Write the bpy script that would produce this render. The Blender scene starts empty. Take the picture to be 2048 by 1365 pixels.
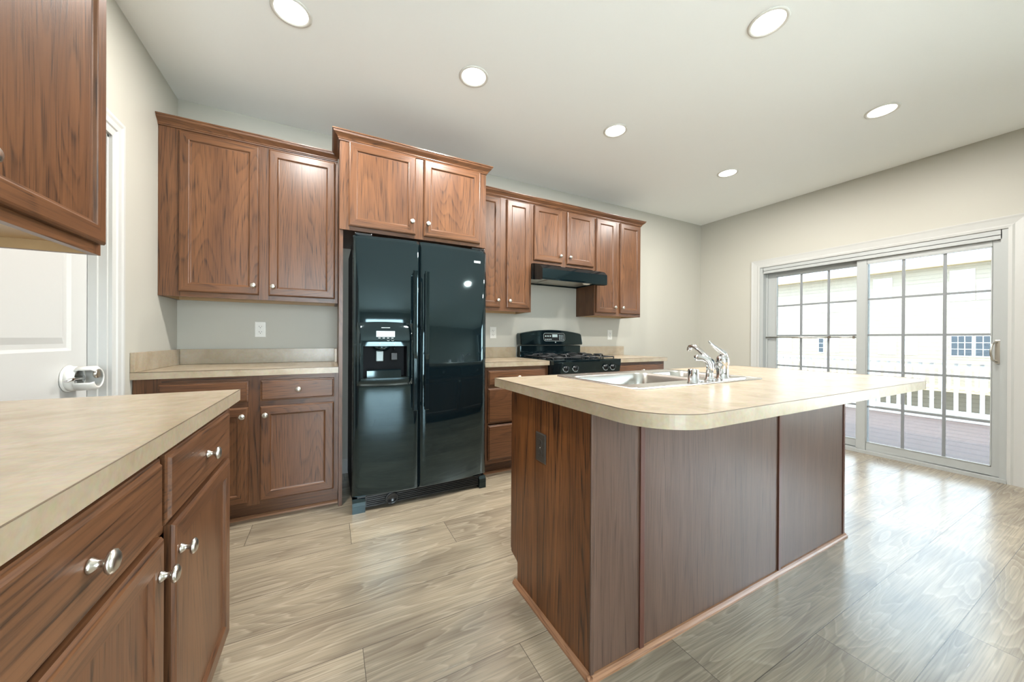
import bpy, bmesh, math, random
from mathutils import Vector, Matrix
random.seed(7)
S = bpy.context.scene
COL = S.collection

# ------------------------------------------------------------------ camera
F_PX, PP_Y = 699.5, 679.8
CAM = Vector((0.919, -3.155, 1.10)); YAW, PITCH, ROLL = 0.4804, -0.0022, 0.0052
cd = bpy.data.cameras.new('camera'); co = bpy.data.objects.new('camera', cd); COL.objects.link(co)
fw = Vector((math.sin(YAW)*math.cos(PITCH), math.cos(YAW)*math.cos(PITCH), math.sin(PITCH)))
r0 = Vector((math.cos(YAW), -math.sin(YAW), 0)); u0 = r0.cross(fw)
rt = r0*math.cos(ROLL)+u0*math.sin(ROLL); up = -r0*math.sin(ROLL)+u0*math.cos(ROLL)
m = Matrix((rt, up, -fw)).transposed().to_4x4(); m.translation = CAM
co.matrix_world = m
cd.sensor_width = 36; cd.lens = F_PX/2048*36; cd.shift_y = (PP_Y-682.5)/2048; cd.clip_start = .02; cd.clip_end = 300
S.camera = co
# ------------------------------------------------------------------ view
S.view_settings.view_transform = 'Standard'; S.view_settings.look = 'None'
S.view_settings.exposure = 1.1; S.view_settings.gamma = 1.0; S.view_settings.use_curve_mapping = False
# ------------------------------------------------------------------ sky, sun, daylight through the windows
SKY = 12.0; CAN_W = 15.0; SUN_W = 7.0
W = bpy.data.worlds.new('sky'); S.world = W; W.use_nodes = True
wn = W.node_tree.nodes; wl = W.node_tree.links; wn.clear()
wo = wn.new('ShaderNodeOutputWorld'); wb = wn.new('ShaderNodeBackground')
wt = wn.new('ShaderNodeTexCoord'); ws = wn.new('ShaderNodeSeparateXYZ'); wr = wn.new('ShaderNodeValToRGB')
wl.new(wt.outputs['Generated'], ws.inputs[0]); wl.new(ws.outputs['Z'], wr.inputs[0])
wr.color_ramp.elements[0].position = 0.0; wr.color_ramp.elements[0].color = (.83, .92, 1.0, 1)
wr.color_ramp.elements[1].position = 0.7; wr.color_ramp.elements[1].color = (0.66, 0.82, 1.0, 1)
wl.new(wr.outputs[0], wb.inputs[0]); wb.inputs[1].default_value = SKY; wl.new(wb.outputs[0], wo.inputs[0])
sd = bpy.data.lights.new('sun', 'SUN'); sd.energy = SUN_W; sd.angle = math.radians(2); sd.color = (1, .95, .86)
so = bpy.data.objects.new('sun', sd); COL.objects.link(so)
so.rotation_euler = Vector((0.55, 0.22, -0.80)).to_track_quat('-Z', 'Y').to_euler()
def portal(loc, sx, sy, direction):
    l = bpy.data.lights.new('daylight_portal', 'AREA'); l.shape = 'RECTANGLE'; l.size = sx; l.size_y = sy
    l.cycles.is_portal = True
    o = bpy.data.objects.new('daylight_portal', l); COL.objects.link(o); o.location = loc
    o.rotation_euler = Vector(direction).to_track_quat('-Z', 'Z').to_euler()
XR = 5.56; ZC = 2.715; YREAR = -5.7
portal((XR+.16, -1.65, 1.0), 1.75, 1.95, (-1, 0, 0))
SIDEWIN = [(-4.45, -3.35, .3, 2.4), (-5.6, -4.5, .3, 2.4)]
for a, b, c, d in SIDEWIN: portal((XR+.16, (a+b)/2, (c+d)/2), b-a, d-c, (-1, 0, 0))
ADDED_WIN = (.15, 1.75, .3, 2.4)  # unseen rear window, added to light the room from behind the camera
portal((.95, YREAR-.16, 1.35), 1.6, 2.1, (0, 1, 0))

# ------------------------------------------------------------------ helpers
def link(o, parent=None):
    COL.objects.link(o)
    if parent is not None: o.parent = parent
    return o
def tag(o, label=None, cat=None, group=None, kind=None):
    if label: o['label'] = label
    if cat: o['category'] = cat
    if group: o['group'] = group
    if kind: o['kind'] = kind
    return o
def thing(name, label, cat, loc=(0, 0, 0), rz=0, group=None):
    o = bpy.data.objects.new(name, None); o.empty_display_size = .1
    o.location = loc; o.rotation_euler = (0, 0, rz); COL.objects.link(o)
    return tag(o, label, cat, group)
class MB:
    """collects shapes into one mesh; mi = material slot"""
    def __init__(s): s.bm = bmesh.new()
    def face(s, vs, mi=0, smooth=False):
        try: f = s.bm.faces.new(vs)
        except ValueError: return None
        f.material_index = mi; f.smooth = smooth; return f
    def box(s, x0, x1, y0, y1, z0, z1, mi=0, bev=0):
        if x0 > x1: x0, x1 = x1, x0
        if y0 > y1: y0, y1 = y1, y0
        if z0 > z1: z0, z1 = z1, z0
        v = [s.bm.verts.new((x, y, z)) for z in (z0, z1) for y in (y0, y1) for x in (x0, x1)]
        fs = [s.face([v[i] for i in q], mi) for q in ((0, 2, 3, 1), (4, 5, 7, 6), (0, 1, 5, 4), (2, 6, 7, 3), (0, 4, 6, 2), (1, 3, 7, 5))]
        if bev:
            es = list({e for f in fs for e in f.edges})
            r = bmesh.ops.bevel(s.bm, geom=es, offset=bev, segments=2, profile=.5, affect='EDGES')
            for f in r['faces']: f.material_index = mi
        return s
    def prism(s, pts, axis, a0, a1, mi=0, smooth=False):
        """polygon pts extruded along axis ('x': pts=(y,z), 'y': (x,z), 'z': (x,y))"""
        def P(p, a): return {'x': (a, p[0], p[1]), 'y': (p[0], a, p[1]), 'z': (p[0], p[1], a)}[axis]
        A = [s.bm.verts.new(P(p, a0)) for p in pts]; B = [s.bm.verts.new(P(p, a1)) for p in pts]
        n = len(pts)
        for i in range(n): s.face((A[i], A[(i+1) % n], B[(i+1) % n], B[i]), mi, smooth)
        s.face(A[::-1], mi); s.face(B, mi); return s
    def lathe(s, prof, c=(0, 0, 0), d=(0, 0, 1), seg=24, mi=0, smooth=True):
        """prof = (radius, height) along direction d"""
        q = Vector(d).normalized().to_track_quat('Z', 'Y'); c = Vector(c); rings = []
        for r, h in prof:
            if r < 1e-6: rings.append([s.bm.verts.new(c+q@Vector((0, 0, h)))])
            else: rings.append([s.bm.verts.new(c+q@Vector((r*math.cos(2*math.pi*k/seg), r*math.sin(2*math.pi*k/seg), h))) for k in range(seg)])
        for A, B in zip(rings, rings[1:]):
            for k in range(seg):
                a = [A[k % len(A)], A[(k+1) % seg % len(A)], B[(k+1) % seg % len(B)], B[k % len(B)]]
                u = []
                for v in a:
                    if v not in u: u.append(v)
                if len(u) > 2: s.face(u, mi, smooth)
        if len(rings[0]) > 1: s.face(rings[0][::-1], mi)
        if len(rings[-1]) > 1: s.face(rings[-1], mi)
        return s
    def tube(s, path, r, seg=10, mi=0, flat=1.0):
        """tube along path; r number or list; flat squashes one axis"""
        path = [Vector(p) for p in path]; n = len(path); R = r if isinstance(r, (list, tuple)) else [r]*n
        rings = []; ref = None
        for i in range(n):
            t = (path[min(i+1, n-1)]-path[max(i-1, 0)]).normalized()
            if ref is None: ref = t.orthogonal().normalized() if abs(t.z) > .9 else Vector((0, 0, 1)).cross(t).normalized()
            a = (ref-t*ref.dot(t)).normalized(); b = t.cross(a); ref = a
            rings.append([s.bm.verts.new(path[i]+(a*math.cos(2*math.pi*k/seg)+b*flat*math.sin(2*math.pi*k/seg))*R[i]) for k in range(seg)])
        for A, B in zip(rings, rings[1:]):
            for k in range(seg): s.face((A[k], A[(k+1) % seg], B[(k+1) % seg], B[k]), mi, True)
        s.face(rings[0][::-1], mi); s.face(rings[-1], mi); return s
    def loops(s, L, mis, close_first=None, close_last=None, smooth=False):
        """connect vertex loops; mis = material per side of the loop"""
        V = [[s.bm.verts.new(p) for p in l] for l in L]; n = len(L[0])
        for A, B in zip(V, V[1:]):
            for k in range(n): s.face((A[k], A[(k+1) % n], B[(k+1) % n], B[k]), mis[k % len(mis)], smooth)
        if close_first is not None: s.face(V[0][::-1], close_first)
        if close_last is not None: s.face(V[-1], close_last)
        return s
    def build(s, name, mats, parent=None, loc=None, bevel=0, smooth_angle=None):
        bmesh.ops.remove_doubles(s.bm, verts=s.bm.verts, dist=1e-6)
        bmesh.ops.recalc_face_normals(s.bm, faces=s.bm.faces)
        me = bpy.data.meshes.new(name); s.bm.to_mesh(me); s.bm.free()
        for mt in (mats if isinstance(mats, (list, tuple)) else [mats]): me.materials.append(mt)
        o = bpy.data.objects.new(name, me)
        if loc: o.location = loc
        if bevel:
            b = o.modifiers.new('bevel', 'BEVEL'); b.width = bevel; b.segments = 2; b.limit_method = 'ANGLE'; b.angle_limit = math.radians(40)
        return link(o, parent)
def copy_tree(o, parent=None):
    c = o.copy(); COL.objects.link(c)
    if parent is not None: c.parent = parent
    for ch in list(o.children): copy_tree(ch, c)
    return c
def rrect(x0, x1, y0, y1, r, n=6):
    pts = []
    for cx, cy, a in ((x1-r, y1-r, 0), (x0+r, y1-r, 90), (x0+r, y0+r, 180), (x1-r, y0+r, 270)):
        for k in range(n+1):
            t = math.radians(a+90*k/n); pts.append((cx+r*math.cos(t), cy+r*math.sin(t)))
    return pts

# ------------------------------------------------------------------ materials
def lin(r, g, b):
    f = lambda c: (c/255/12.92) if c/255 <= .04045 else ((c/255+.055)/1.055)**2.4
    return (f(r), f(g), f(b), 1)
def base(name):
    mt = bpy.data.materials.new(name); mt.use_nodes = True
    nt = mt.node_tree; b = nt.nodes['Principled BSDF']; return mt, nt, b
def plain(name, col, rough=.5, metal=0, spec=.5, noise=0, nscale=40, bump=0, coat=0, ior=None):
    mt, nt, b = base(name)
    b.inputs['Base Color'].default_value = col; b.inputs['Roughness'].default_value = rough; b.inputs['Metallic'].default_value = metal
    b.inputs['Specular IOR Level'].default_value = spec
    if ior: b.inputs['IOR'].default_value = ior
    if coat: b.inputs['Coat Weight'].default_value = coat; b.inputs['Coat Roughness'].default_value = .03
    tc = nt.nodes.new('ShaderNodeTexCoord'); n = nt.nodes.new('ShaderNodeTexNoise'); n.inputs['Scale'].default_value = nscale; n.inputs['Detail'].default_value = 4
    nt.links.new(tc.outputs['Object'], n.inputs['Vector'])
    mx = nt.nodes.new('ShaderNodeMixRGB'); mx.blend_type = 'MIX'
    d = 1-max(noise, .015)
    if name.startswith('gloss'): b.inputs['Specular Tint'].default_value = (.72, .96, 1, 1)
    mx.inputs[1].default_value = (col[0]*d, col[1]*d, col[2]*d, 1); mx.inputs[2].default_value = col
    nt.links.new(n.outputs['Fac'], mx.inputs[0]); nt.links.new(mx.outputs[0], b.inputs['Base Color'])
    if bump:
        bp = nt.nodes.new('ShaderNodeBump'); bp.inputs['Strength'].default_value = bump; bp.inputs['Distance'].default_value = .002
        nt.links.new(n.outputs['Fac'], bp.inputs['Height']); nt.links.new(bp.outputs[0], b.inputs['Normal'])
    return mt
def math_node(nt, op, a=None, b=None, c=None):
    n = nt.nodes.new('ShaderNodeMath'); n.operation = op
    for i, v in enumerate((a, b, c)):
        if v is None: continue
        if isinstance(v, (int, float)): n.inputs[i].default_value = v
        else: nt.links.new(v, n.inputs[i])
    return n.outputs[0]
def wood(name, axis, light, mid, dark, rough=.33, ring=16, amount=.75, across=4.5, along=.55):
    """stained oak: cathedral rings + pores, grain along axis (0,1,2) in object space"""
    mt, nt, b = base(name); N = nt.nodes; L = nt.links
    tc = N.new('ShaderNodeTexCoord'); oi = N.new('ShaderNodeObjectInfo')
    sc = N.new('ShaderNodeVectorMath'); sc.operation = 'SCALE'; sc.inputs[0].default_value = (13.1, 7.7, 19.3); L.new(oi.outputs['Random'], sc.inputs['Scale'])
    ad = N.new('ShaderNodeVectorMath'); ad.operation = 'ADD'; L.new(tc.outputs['Object'], ad.inputs[0]); L.new(sc.outputs[0], ad.inputs[1])
    mp = N.new('ShaderNodeMapping'); s = [across]*3; s[axis] = along; mp.inputs['Scale'].default_value = s; L.new(ad.outputs[0], mp.inputs['Vector'])
    n1 = N.new('ShaderNodeTexNoise'); n1.inputs['Scale'].default_value = 1.0; n1.inputs['Detail'].default_value = 1.5; n1.inputs['Roughness'].default_value = .4; L.new(mp.outputs[0], n1.inputs['Vector'])
    rg = math_node(nt, 'MULTIPLY', n1.outputs['Fac'], ring*2.0)
    rg = math_node(nt, 'FRACT', rg)
    rp = N.new('ShaderNodeValToRGB'); rp.color_ramp.elements[0].position = 0; rp.color_ramp.elements[0].color = (0, 0, 0, 1)
    rp.color_ramp.elements[1].position = .62; rp.color_ramp.elements[1].color = (.35, .35, .35, 1)
    e = rp.color_ramp.elements.new(.86); e.color = (1, 1, 1, 1); e = rp.color_ramp.elements.new(1.0); e.color = (0, 0, 0, 1)
    L.new(rg, rp.inputs[0])
    mp2 = N.new('ShaderNodeMapping'); s2 = [230]*3; s2[axis] = 6; mp2.inputs['Scale'].default_value = s2; L.new(ad.outputs[0], mp2.inputs['Vector'])
    n2 = N.new('ShaderNodeTexNoise'); n2.inputs['Scale'].default_value = 1; n2.inputs['Detail'].default_value = 3; L.new(mp2.outputs[0], n2.inputs['Vector'])
    n3 = N.new('ShaderNodeTexNoise'); n3.inputs['Scale'].default_value = 2.2; n3.inputs['Detail'].default_value = 2; L.new(mp.outputs[0], n3.inputs['Vector'])
    m1 = N.new('ShaderNodeMixRGB'); m1.inputs[1].default_value = mid; m1.inputs[2].default_value = light
    pr = N.new('ShaderNodeMapRange'); pr.inputs[1].default_value = .28; pr.inputs[2].default_value = .72; L.new(n3.outputs['Fac'], pr.inputs[0]); L.new(pr.outputs[0], m1.inputs[0])
    fine = N.new('ShaderNodeMapRange'); fine.inputs[1].default_value = .46; fine.inputs[2].default_value = .66; L.new(n2.outputs['Fac'], fine.inputs[0])
    fac = math_node(nt, 'MULTIPLY', rp.outputs[0], amount)
    fac = math_node(nt, 'MULTIPLY', fac, math_node(nt, 'ADD', math_node(nt, 'MULTIPLY', fine.outputs[0], .65), .35))
    fac = math_node(nt, 'ADD', fac, math_node(nt, 'MULTIPLY', fine.outputs[0], .38))
    m2 = N.new('ShaderNodeMixRGB'); m2.inputs[2].default_value = dark; L.new(m1.outputs[0], m2.inputs[1]); L.new(fac, m2.inputs[0]); m2.use_clamp = True
    L.new(m2.outputs[0], b.inputs['Base Color']); b.inputs['Roughness'].default_value = rough; b.inputs['Specular IOR Level'].default_value = .4
    bp = N.new('ShaderNodeBump'); bp.inputs['Strength'].default_value = .12; bp.inputs['Distance'].default_value = .001; L.new(fac, bp.inputs['Height']); bp.invert = True
    L.new(bp.outputs[0], b.inputs['Normal'])
    return mt
OAK = (lin(114, 77, 50), lin(92, 60, 39), lin(54, 36, 25))
OAKV = wood('stained_oak_vertical', 2, *OAK)
OAKH = wood('stained_oak_horizontal', 0, *OAK)
OAKD = wood('stained_oak_depth', 1, *OAK)
OAK3 = [OAKV, OAKH, OAKD]
VEN = wood('dark_oak_veneer', 2, lin(128, 80, 43), lin(100, 60, 31), lin(38, 22, 13), rough=.3, ring=12, amount=1.0, across=7, along=.35)
VEN_GLARE = wood('glare_greyed_veneer', 2, lin(94, 71, 58), lin(82, 61, 49), lin(58, 42, 34), rough=.34, ring=8, amount=.5, across=8, along=.35)  # copy of the island veneer with the grey of glare in its colour
BATT = plain('red_brown_batten', lin(80, 46, 34), .3)
SHOE = wood('light_oak_molding', 0, lin(152, 112, 82), lin(138, 98, 70), lin(104, 70, 48))
SHOEY = wood('light_oak_molding_side', 1, lin(152, 112, 82), lin(138, 98, 70), lin(104, 70, 48))
MAPLE = plain('maple_laminate', lin(176, 146, 106), .4, noise=.1)
NICKEL = plain('satin_nickel', lin(205, 200, 190), .28, 1, noise=.03)
CHROME = plain('chrome', lin(225, 226, 228), .07, 1)
STEEL = plain('stainless_steel', lin(200, 198, 192), .26, 1, noise=.06, nscale=90)
WALL = plain('greige_wall_paint', lin(178, 175, 164), .55, noise=.02, nscale=300, bump=.04)
CEIL = plain('white_ceiling_paint', lin(243, 245, 243), .8, noise=.02, nscale=300)
TRIM = plain('white_trim_paint', lin(184, 184, 180), .3)
DOORW = plain('white_door_paint', lin(188, 187, 183), .35)
VINYL = plain('white_vinyl', lin(168, 171, 169), .3)
GRID = plain('backlit_grey_grille_bars', lin(128, 132, 134), .4)  # white bars darkened in colour to look backlit
PLATE = plain('white_plastic', lin(215, 213, 206), .3)
SLOT = plain('dark_slots', lin(40, 38, 36), .6)
BROWNP = plain('dark_brown_plastic', lin(58, 52, 46), .4)
BLACK = plain('gloss_black_enamel', (.003, .007, .009, 1), .05, spec=.72)
BLACKP = plain('black_plastic', (.006, .008, .009, 1), .25)
RECESS = plain('matt_black_recess', (.004, .005, .006, 1), .6, spec=.15)
BLACKM = plain('textured_black_side', (.008, .010, .010, 1), .45, bump=.2, nscale=400)
IRON = plain('black_cast_iron', (.012, .013, .014, 1), .35, bump=.15, nscale=300)
DISPLAY = plain('grey_display', lin(150, 165, 165), .2)
MARK = plain('pale_markings', lin(190, 198, 196), .4)
LENS = plain('frosted_lens', lin(235, 232, 220), .25)
FILTER = plain('aluminium_filter', lin(190, 188, 178), .4, .5, noise=.2, nscale=250)
GASKET = plain('dark_gasket', lin(70, 72, 70), .6)
def laminate():
    mt, nt, b = base('beige_laminate'); N = nt.nodes; L = nt.links
    tc = N.new('ShaderNodeTexCoord')
    n1 = N.new('ShaderNodeTexNoise'); n1.inputs['Scale'].default_value = 9; n1.inputs['Detail'].default_value = 6; n1.inputs['Roughness'].default_value = .65; n1.inputs['Distortion'].default_value = .6
    n2 = N.new('ShaderNodeTexNoise'); n2.inputs['Scale'].default_value = 90; n2.inputs['Detail'].default_value = 3
    L.new(tc.outputs['Object'], n1.inputs['Vector']); L.new(tc.outputs['Object'], n2.inputs['Vector'])
    rp = N.new('ShaderNodeValToRGB'); E = rp.color_ramp.elements
    E[0].position = .3; E[0].color = lin(158, 141, 115); E[1].position = .75; E[1].color = lin(180, 166, 144)
    e = E.new(.5); e.color = lin(170, 154, 130)
    L.new(n1.outputs['Fac'], rp.inputs[0])
    mx = N.new('ShaderNodeMixRGB'); mx.blend_type = 'MULTIPLY'; mx.inputs[0].default_value = .25
    L.new(rp.outputs[0], mx.inputs[1]); L.new(n2.outputs['Color'], mx.inputs[2])
    L.new(mx.outputs[0], b.inputs['Base Color']); b.inputs['Roughness'].default_value = .26
    return mt
LAM = laminate()
SEAM = plain('dark_laminate_seam', lin(92, 74, 54), .5)
def floor_mat():
    mt, nt, b = base('greige_oak_planks'); N = nt.nodes; L = nt.links
    PW, PL = .2357, 2.015
    g = N.new('ShaderNodeNewGeometry'); sp = N.new('ShaderNodeSeparateXYZ'); L.new(g.outputs['Position'], sp.inputs[0])
    X, Y = sp.outputs[0], sp.outputs[1]
    v = math_node(nt, 'DIVIDE', math_node(nt, 'SUBTRACT', -2.287, Y), PW)      # 0 at seam Y=-2.287, grows towards -Y
    row = math_node(nt, 'FLOOR', v); fv = math_node(nt, 'FRACT', v)
    u = math_node(nt, 'DIVIDE', math_node(nt, 'SUBTRACT', math_node(nt, 'SUBTRACT', X, 2.035), math_node(nt, 'MULTIPLY', row, .504)), PL)
    col = math_node(nt, 'FLOOR', u); fu = math_node(nt, 'FRACT', u)
    cid = N.new('ShaderNodeCombineXYZ'); L.new(row, cid.inputs[0]); L.new(col, cid.inputs[1])
    wn_ = N.new('ShaderNodeTexWhiteNoise'); wn_.noise_dimensions = '3D'; L.new(cid.outputs[0], wn_.inputs['Vector'])
    off = N.new('ShaderNodeVectorMath'); off.operation = 'SCALE'; off.inputs['Scale'].default_value = 23.0; L.new(wn_.outputs['Color'], off.inputs[0])
    ad = N.new('ShaderNodeVectorMath'); ad.operation = 'ADD'; L.new(g.outputs['Position'], ad.inputs[0]); L.new(off.outputs[0], ad.inputs[1])
    mp = N.new('ShaderNodeMapping'); mp.inputs['Scale'].default_value = (1.1, 7.5, 1); L.new(ad.outputs[0], mp.inputs['Vector'])
    n1 = N.new('ShaderNodeTexNoise'); n1.inputs['Scale'].default_value = 1; n1.inputs['Detail'].default_value = 2.2; n1.inputs['Roughness'].default_value = .45; n1.inputs['Distortion'].default_value = .25; L.new(mp.outputs[0], n1.inputs['Vector'])
    rg = math_node(nt, 'FRACT', math_node(nt, 'MULTIPLY', n1.outputs['Fac'], 15))
    rp = N.new('ShaderNodeValToRGB'); E = rp.color_ramp.elements
    E[0].position = 0; E[0].color = (0, 0, 0, 1); E[1].position = .7; E[1].color = (.45, .45, .45, 1)
    e = E.new(.88); e.color = (1, 1, 1, 1); e = E.new(1.0); e.color = (0, 0, 0, 1); L.new(rg, rp.inputs[0])
    mp2 = N.new('ShaderNodeMapping'); mp2.inputs['Scale'].default_value = (4, 190, 1); L.new(ad.outputs[0], mp2.inputs['Vector'])
    n2 = N.new('ShaderNodeTexNoise'); n2.inputs['Scale'].default_value = 1; n2.inputs['Detail'].default_value = 4; L.new(mp2.outputs[0], n2.inputs['Vector'])
    mp3 = N.new('ShaderNodeMapping'); mp3.inputs['Scale'].default_value = (1.3, 4.5, 1); L.new(ad.outputs[0], mp3.inputs['Vector'])
    n3 = N.new('ShaderNodeTexNoise'); n3.inputs['Scale'].default_value = 1.6; n3.inputs['Detail'].default_value = 3; L.new(mp3.outputs[0], n3.inputs['Vector'])
    r3 = N.new('ShaderNodeValToRGB'); E = r3.color_ramp.elements
    E[0].position = .32; E[0].color = lin(122, 110, 93); E[1].position = .66; E[1].color = lin(158, 145, 123); L.new(n3.outputs['Fac'], r3.inputs[0])
    m1 = N.new('ShaderNodeMixRGB'); m1.inputs[2].default_value = lin(184, 173, 152); L.new(r3.outputs[0], m1.inputs[1])
    L.new(math_node(nt, 'MULTIPLY', rp.outputs[0], .45), m1.inputs[0])
    m2 = N.new('ShaderNodeMixRGB'); m2.blend_type = 'MIX'; m2.inputs[2].default_value = lin(92, 82, 68); L.new(m1.outputs[0], m2.inputs[1])
    fr = N.new('ShaderNodeMapRange'); fr.inputs[1].default_value = .44; fr.inputs[2].default_value = .66; fr.inputs[4].default_value = .42; L.new(n2.outputs['Fac'], fr.inputs[0]); L.new(fr.outputs[0], m2.inputs[0])
    br = N.new('ShaderNodeMapRange'); br.inputs[3].default_value = .92; br.inputs[4].default_value = 1.06; L.new(wn_.outputs['Value'], br.inputs[0])
    m3 = N.new('ShaderNodeVectorMath'); m3.operation = 'SCALE'; L.new(m2.outputs[0], m3.inputs[0]); L.new(br.outputs[0], m3.inputs['Scale'])
    dv = math_node(nt, 'MULTIPLY', math_node(nt, 'MINIMUM', fv, math_node(nt, 'SUBTRACT', 1.0, fv)), PW)
    du = math_node(nt, 'MULTIPLY', math_node(nt, 'MINIMUM', fu, math_node(nt, 'SUBTRACT', 1.0, fu)), PL)
    dm = math_node(nt, 'MINIMUM', dv, du)
    gap = math_node(nt, 'LESS_THAN', dm, .0011)
    m4 = N.new('ShaderNodeMixRGB'); m4.inputs[2].default_value = lin(80, 73, 63); L.new(m3.outputs[0], m4.inputs[1]); L.new(gap, m4.inputs[0])
    L.new(m4.outputs[0], b.inputs['Base Color'])
    rr = N.new('ShaderNodeMapRange'); b.inputs['IOR'].default_value = 1.75; b.inputs['Specular IOR Level'].default_value = .85; rr.inputs[3].default_value = .20; rr.inputs[4].default_value = .30; L.new(n2.outputs['Fac'], rr.inputs[0]); L.new(rr.outputs[0], b.inputs['Roughness'])
    h = math_node(nt, 'SUBTRACT', math_node(nt, 'MULTIPLY', rp.outputs[0], .25), math_node(nt, 'MULTIPLY', gap, 1.5))
    bp = N.new('ShaderNodeBump'); bp.inputs['Strength'].default_value = .2; bp.inputs['Distance'].default_value = .001; L.new(h, bp.inputs['Height']); L.new(bp.outputs[0], b.inputs['Normal'])
    return mt
FLOOR = floor_mat()
def glass_mat(name, tr):
    mt = bpy.data.materials.new(name); mt.use_nodes = True; nt = mt.node_tree; nt.nodes.clear()
    o = nt.nodes.new('ShaderNodeOutputMaterial'); t = nt.nodes.new('ShaderNodeBsdfTransparent'); g = nt.nodes.new('ShaderNodeBsdfGlossy'); mx = nt.nodes.new('ShaderNodeMixShader'); fr = nt.nodes.new('ShaderNodeFresnel')
    t.inputs[0].default_value = tr; g.inputs['Roughness'].default_value = .0; fr.inputs[0].default_value = 1.35
    nt.links.new(fr.outputs[0], mx.inputs[0]); nt.links.new(t.outputs[0], mx.inputs[1]); nt.links.new(g.outputs[0], mx.inputs[2]); nt.links.new(mx.outputs[0], o.inputs[0])
    return mt
GLASS = glass_mat('window_glass', (.95, .97, .96, 1)); DIM_GLASS = glass_mat('dimmed_door_glass', (.41, .425, .425, 1))  # door glass is tinted to dim the bright outdoors
def emit(name, col, s):
    mt = bpy.data.materials.new(name); mt.use_nodes = True; b = mt.node_tree.nodes['Principled BSDF']
    b.inputs['Base Color'].default_value = col; b.inputs['Emission Color'].default_value = col; b.inputs['Emission Strength'].default_value = s; return mt
LAMP = emit('lit_lamp_lens', (1, .97, .9, 1), 2.2)
def striped(name, axis, period, col, dcol, width=.12, rough=.6, soft=False):
    """boards / lap siding: dark joint every period along axis"""
    mt, nt, b = base(name); N = nt.nodes; L = nt.links
    g = N.new('ShaderNodeNewGeometry'); sp = N.new('ShaderNodeSeparateXYZ'); L.new(g.outputs['Position'], sp.inputs[0])
    f = math_node(nt, 'FRACT', math_node(nt, 'DIVIDE', math_node(nt, 'ADD', sp.outputs[axis], 100.0), period))
    k = math_node(nt, 'LESS_THAN', f, width)
    n = N.new('ShaderNodeTexNoise'); n.inputs['Scale'].default_value = 6; n.inputs['Detail'].default_value = 4
    mp = N.new('ShaderNodeMapping'); s = [1, 1, 1]; s[axis] = 8; mp.inputs['Scale'].default_value = s; L.new(g.outputs['Position'], mp.inputs['Vector']); L.new(mp.outputs[0], n.inputs['Vector'])
    m0 = N.new('ShaderNodeMixRGB'); m0.inputs[1].default_value = (col[0]*.85, col[1]*.85, col[2]*.85, 1); m0.inputs[2].default_value = col; L.new(n.outputs['Fac'], m0.inputs[0])
    m1 = N.new('ShaderNodeMixRGB'); m1.inputs[2].default_value = dcol; L.new(m0.outputs[0], m1.inputs[1]); L.new(k, m1.inputs[0])
    L.new(m1.outputs[0], b.inputs['Base Color']); b.inputs['Roughness'].default_value = rough
    return mt
SIDING = striped('cream_lap_siding', 2, .2, (.44, .39, .315, 1), (.31, .27, .215, 1), .14)
DECKM = striped('red_brown_deck_boards', 0, .28, (.165, .105, .085, 1), (.09, .056, .046, 1), .16)
SHINGLE = striped('grey_shingles', 2, .12, (.50, .51, .53, 1), (.33, .34, .37, 1), .25)
RAILW = plain('white_rail_paint', (.72, .72, .70, 1), .4)
PANE = plain('dark_window_pane', lin(84, 92, 100), .35, spec=.15)
PANEL = plain('pale_window_shade', lin(205, 208, 208), .4)
BOUNCE_GROUND = plain('pale_bounce_ground', lin(190, 186, 172), .9, noise=.3, nscale=2)  # ground made pale so it bounces daylight up to the ceiling
SOFFIT = plain('cream_fascia', lin(196, 176, 140), .6)

# ================================================================== SETTING
def st(name, mb, mat, parent=None, **k):
    o = mb.build(name, mat, parent, **k)
    if parent is None: o['kind'] = 'structure'
    return o
st('floor', MB().box(-.12, XR+.12, YREAR-.12, .12, -.08, 0), FLOOR)
st('ceiling', MB().box(-.12, XR+.12, YREAR-.12, .12, ZC, ZC+.1), CEIL)
st('wall_back', MB().box(-.12, XR+.12, 0, .12, 0, ZC), WALL)
# left wall with the pantry doorway
PD0, PD1, PDH = -1.66, -.83, 2.045
st('wall_left', MB().box(-.12, 0, PD1, 0, 0, ZC).box(-.12, 0, YREAR, PD0, 0, ZC).box(-.12, 0, PD0, PD1, PDH, ZC), WALL)
# right wall with the patio opening and two windows, the second added for light
SD0, SD1, SDH = -2.53, -.775, 1.975
(n0, n1, w2, w3), (m0, m1) = SIDEWIN[0], SIDEWIN[1][:2]
mb = MB().box(XR, XR+.12, SD1, 0, 0, ZC).box(XR, XR+.12, SD0, SD1, SDH, ZC).box(XR, XR+.12, n1, SD0, 0, ZC).box(XR, XR+.12, m1, n0, 0, ZC).box(XR, XR+.12, YREAR, m0, 0, ZC)
for a, b in ((n0, n1), (m0, m1)): mb.box(XR, XR+.12, a, b, 0, w2).box(XR, XR+.12, a, b, w3, ZC)
st('wall_right', mb, WALL)
r0_, r1_, r2_, r3_ = ADDED_WIN
st('wall_rear', MB().box(-.12, r0_, YREAR-.12, YREAR, 0, ZC).box(r1_, XR+.12, YREAR-.12, YREAR, 0, ZC).box(r0_, r1_, YREAR-.12, YREAR, 0, r2_).box(r0_, r1_, YREAR-.12, YREAR, r3_, ZC), WALL)
def window_side(n, y0, y1, z0, z1):
    mb = MB()
    for y in (y0, y1-.06): mb.box(XR-.01, XR+.1, y, y+.06, z0, z1)
    for z in (z0, z1-.06, (z0+z1)/2-.03): mb.box(XR-.008, XR+.098, y0+.06, y1-.06, z, z+.06)
    o = st('window_%d' % n, mb, VINYL)
    MB().box(XR+.058, XR+.062, y0+.06, y1-.06, z0+.06, z1-.06).build('glass_pane', GLASS, o)
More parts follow.
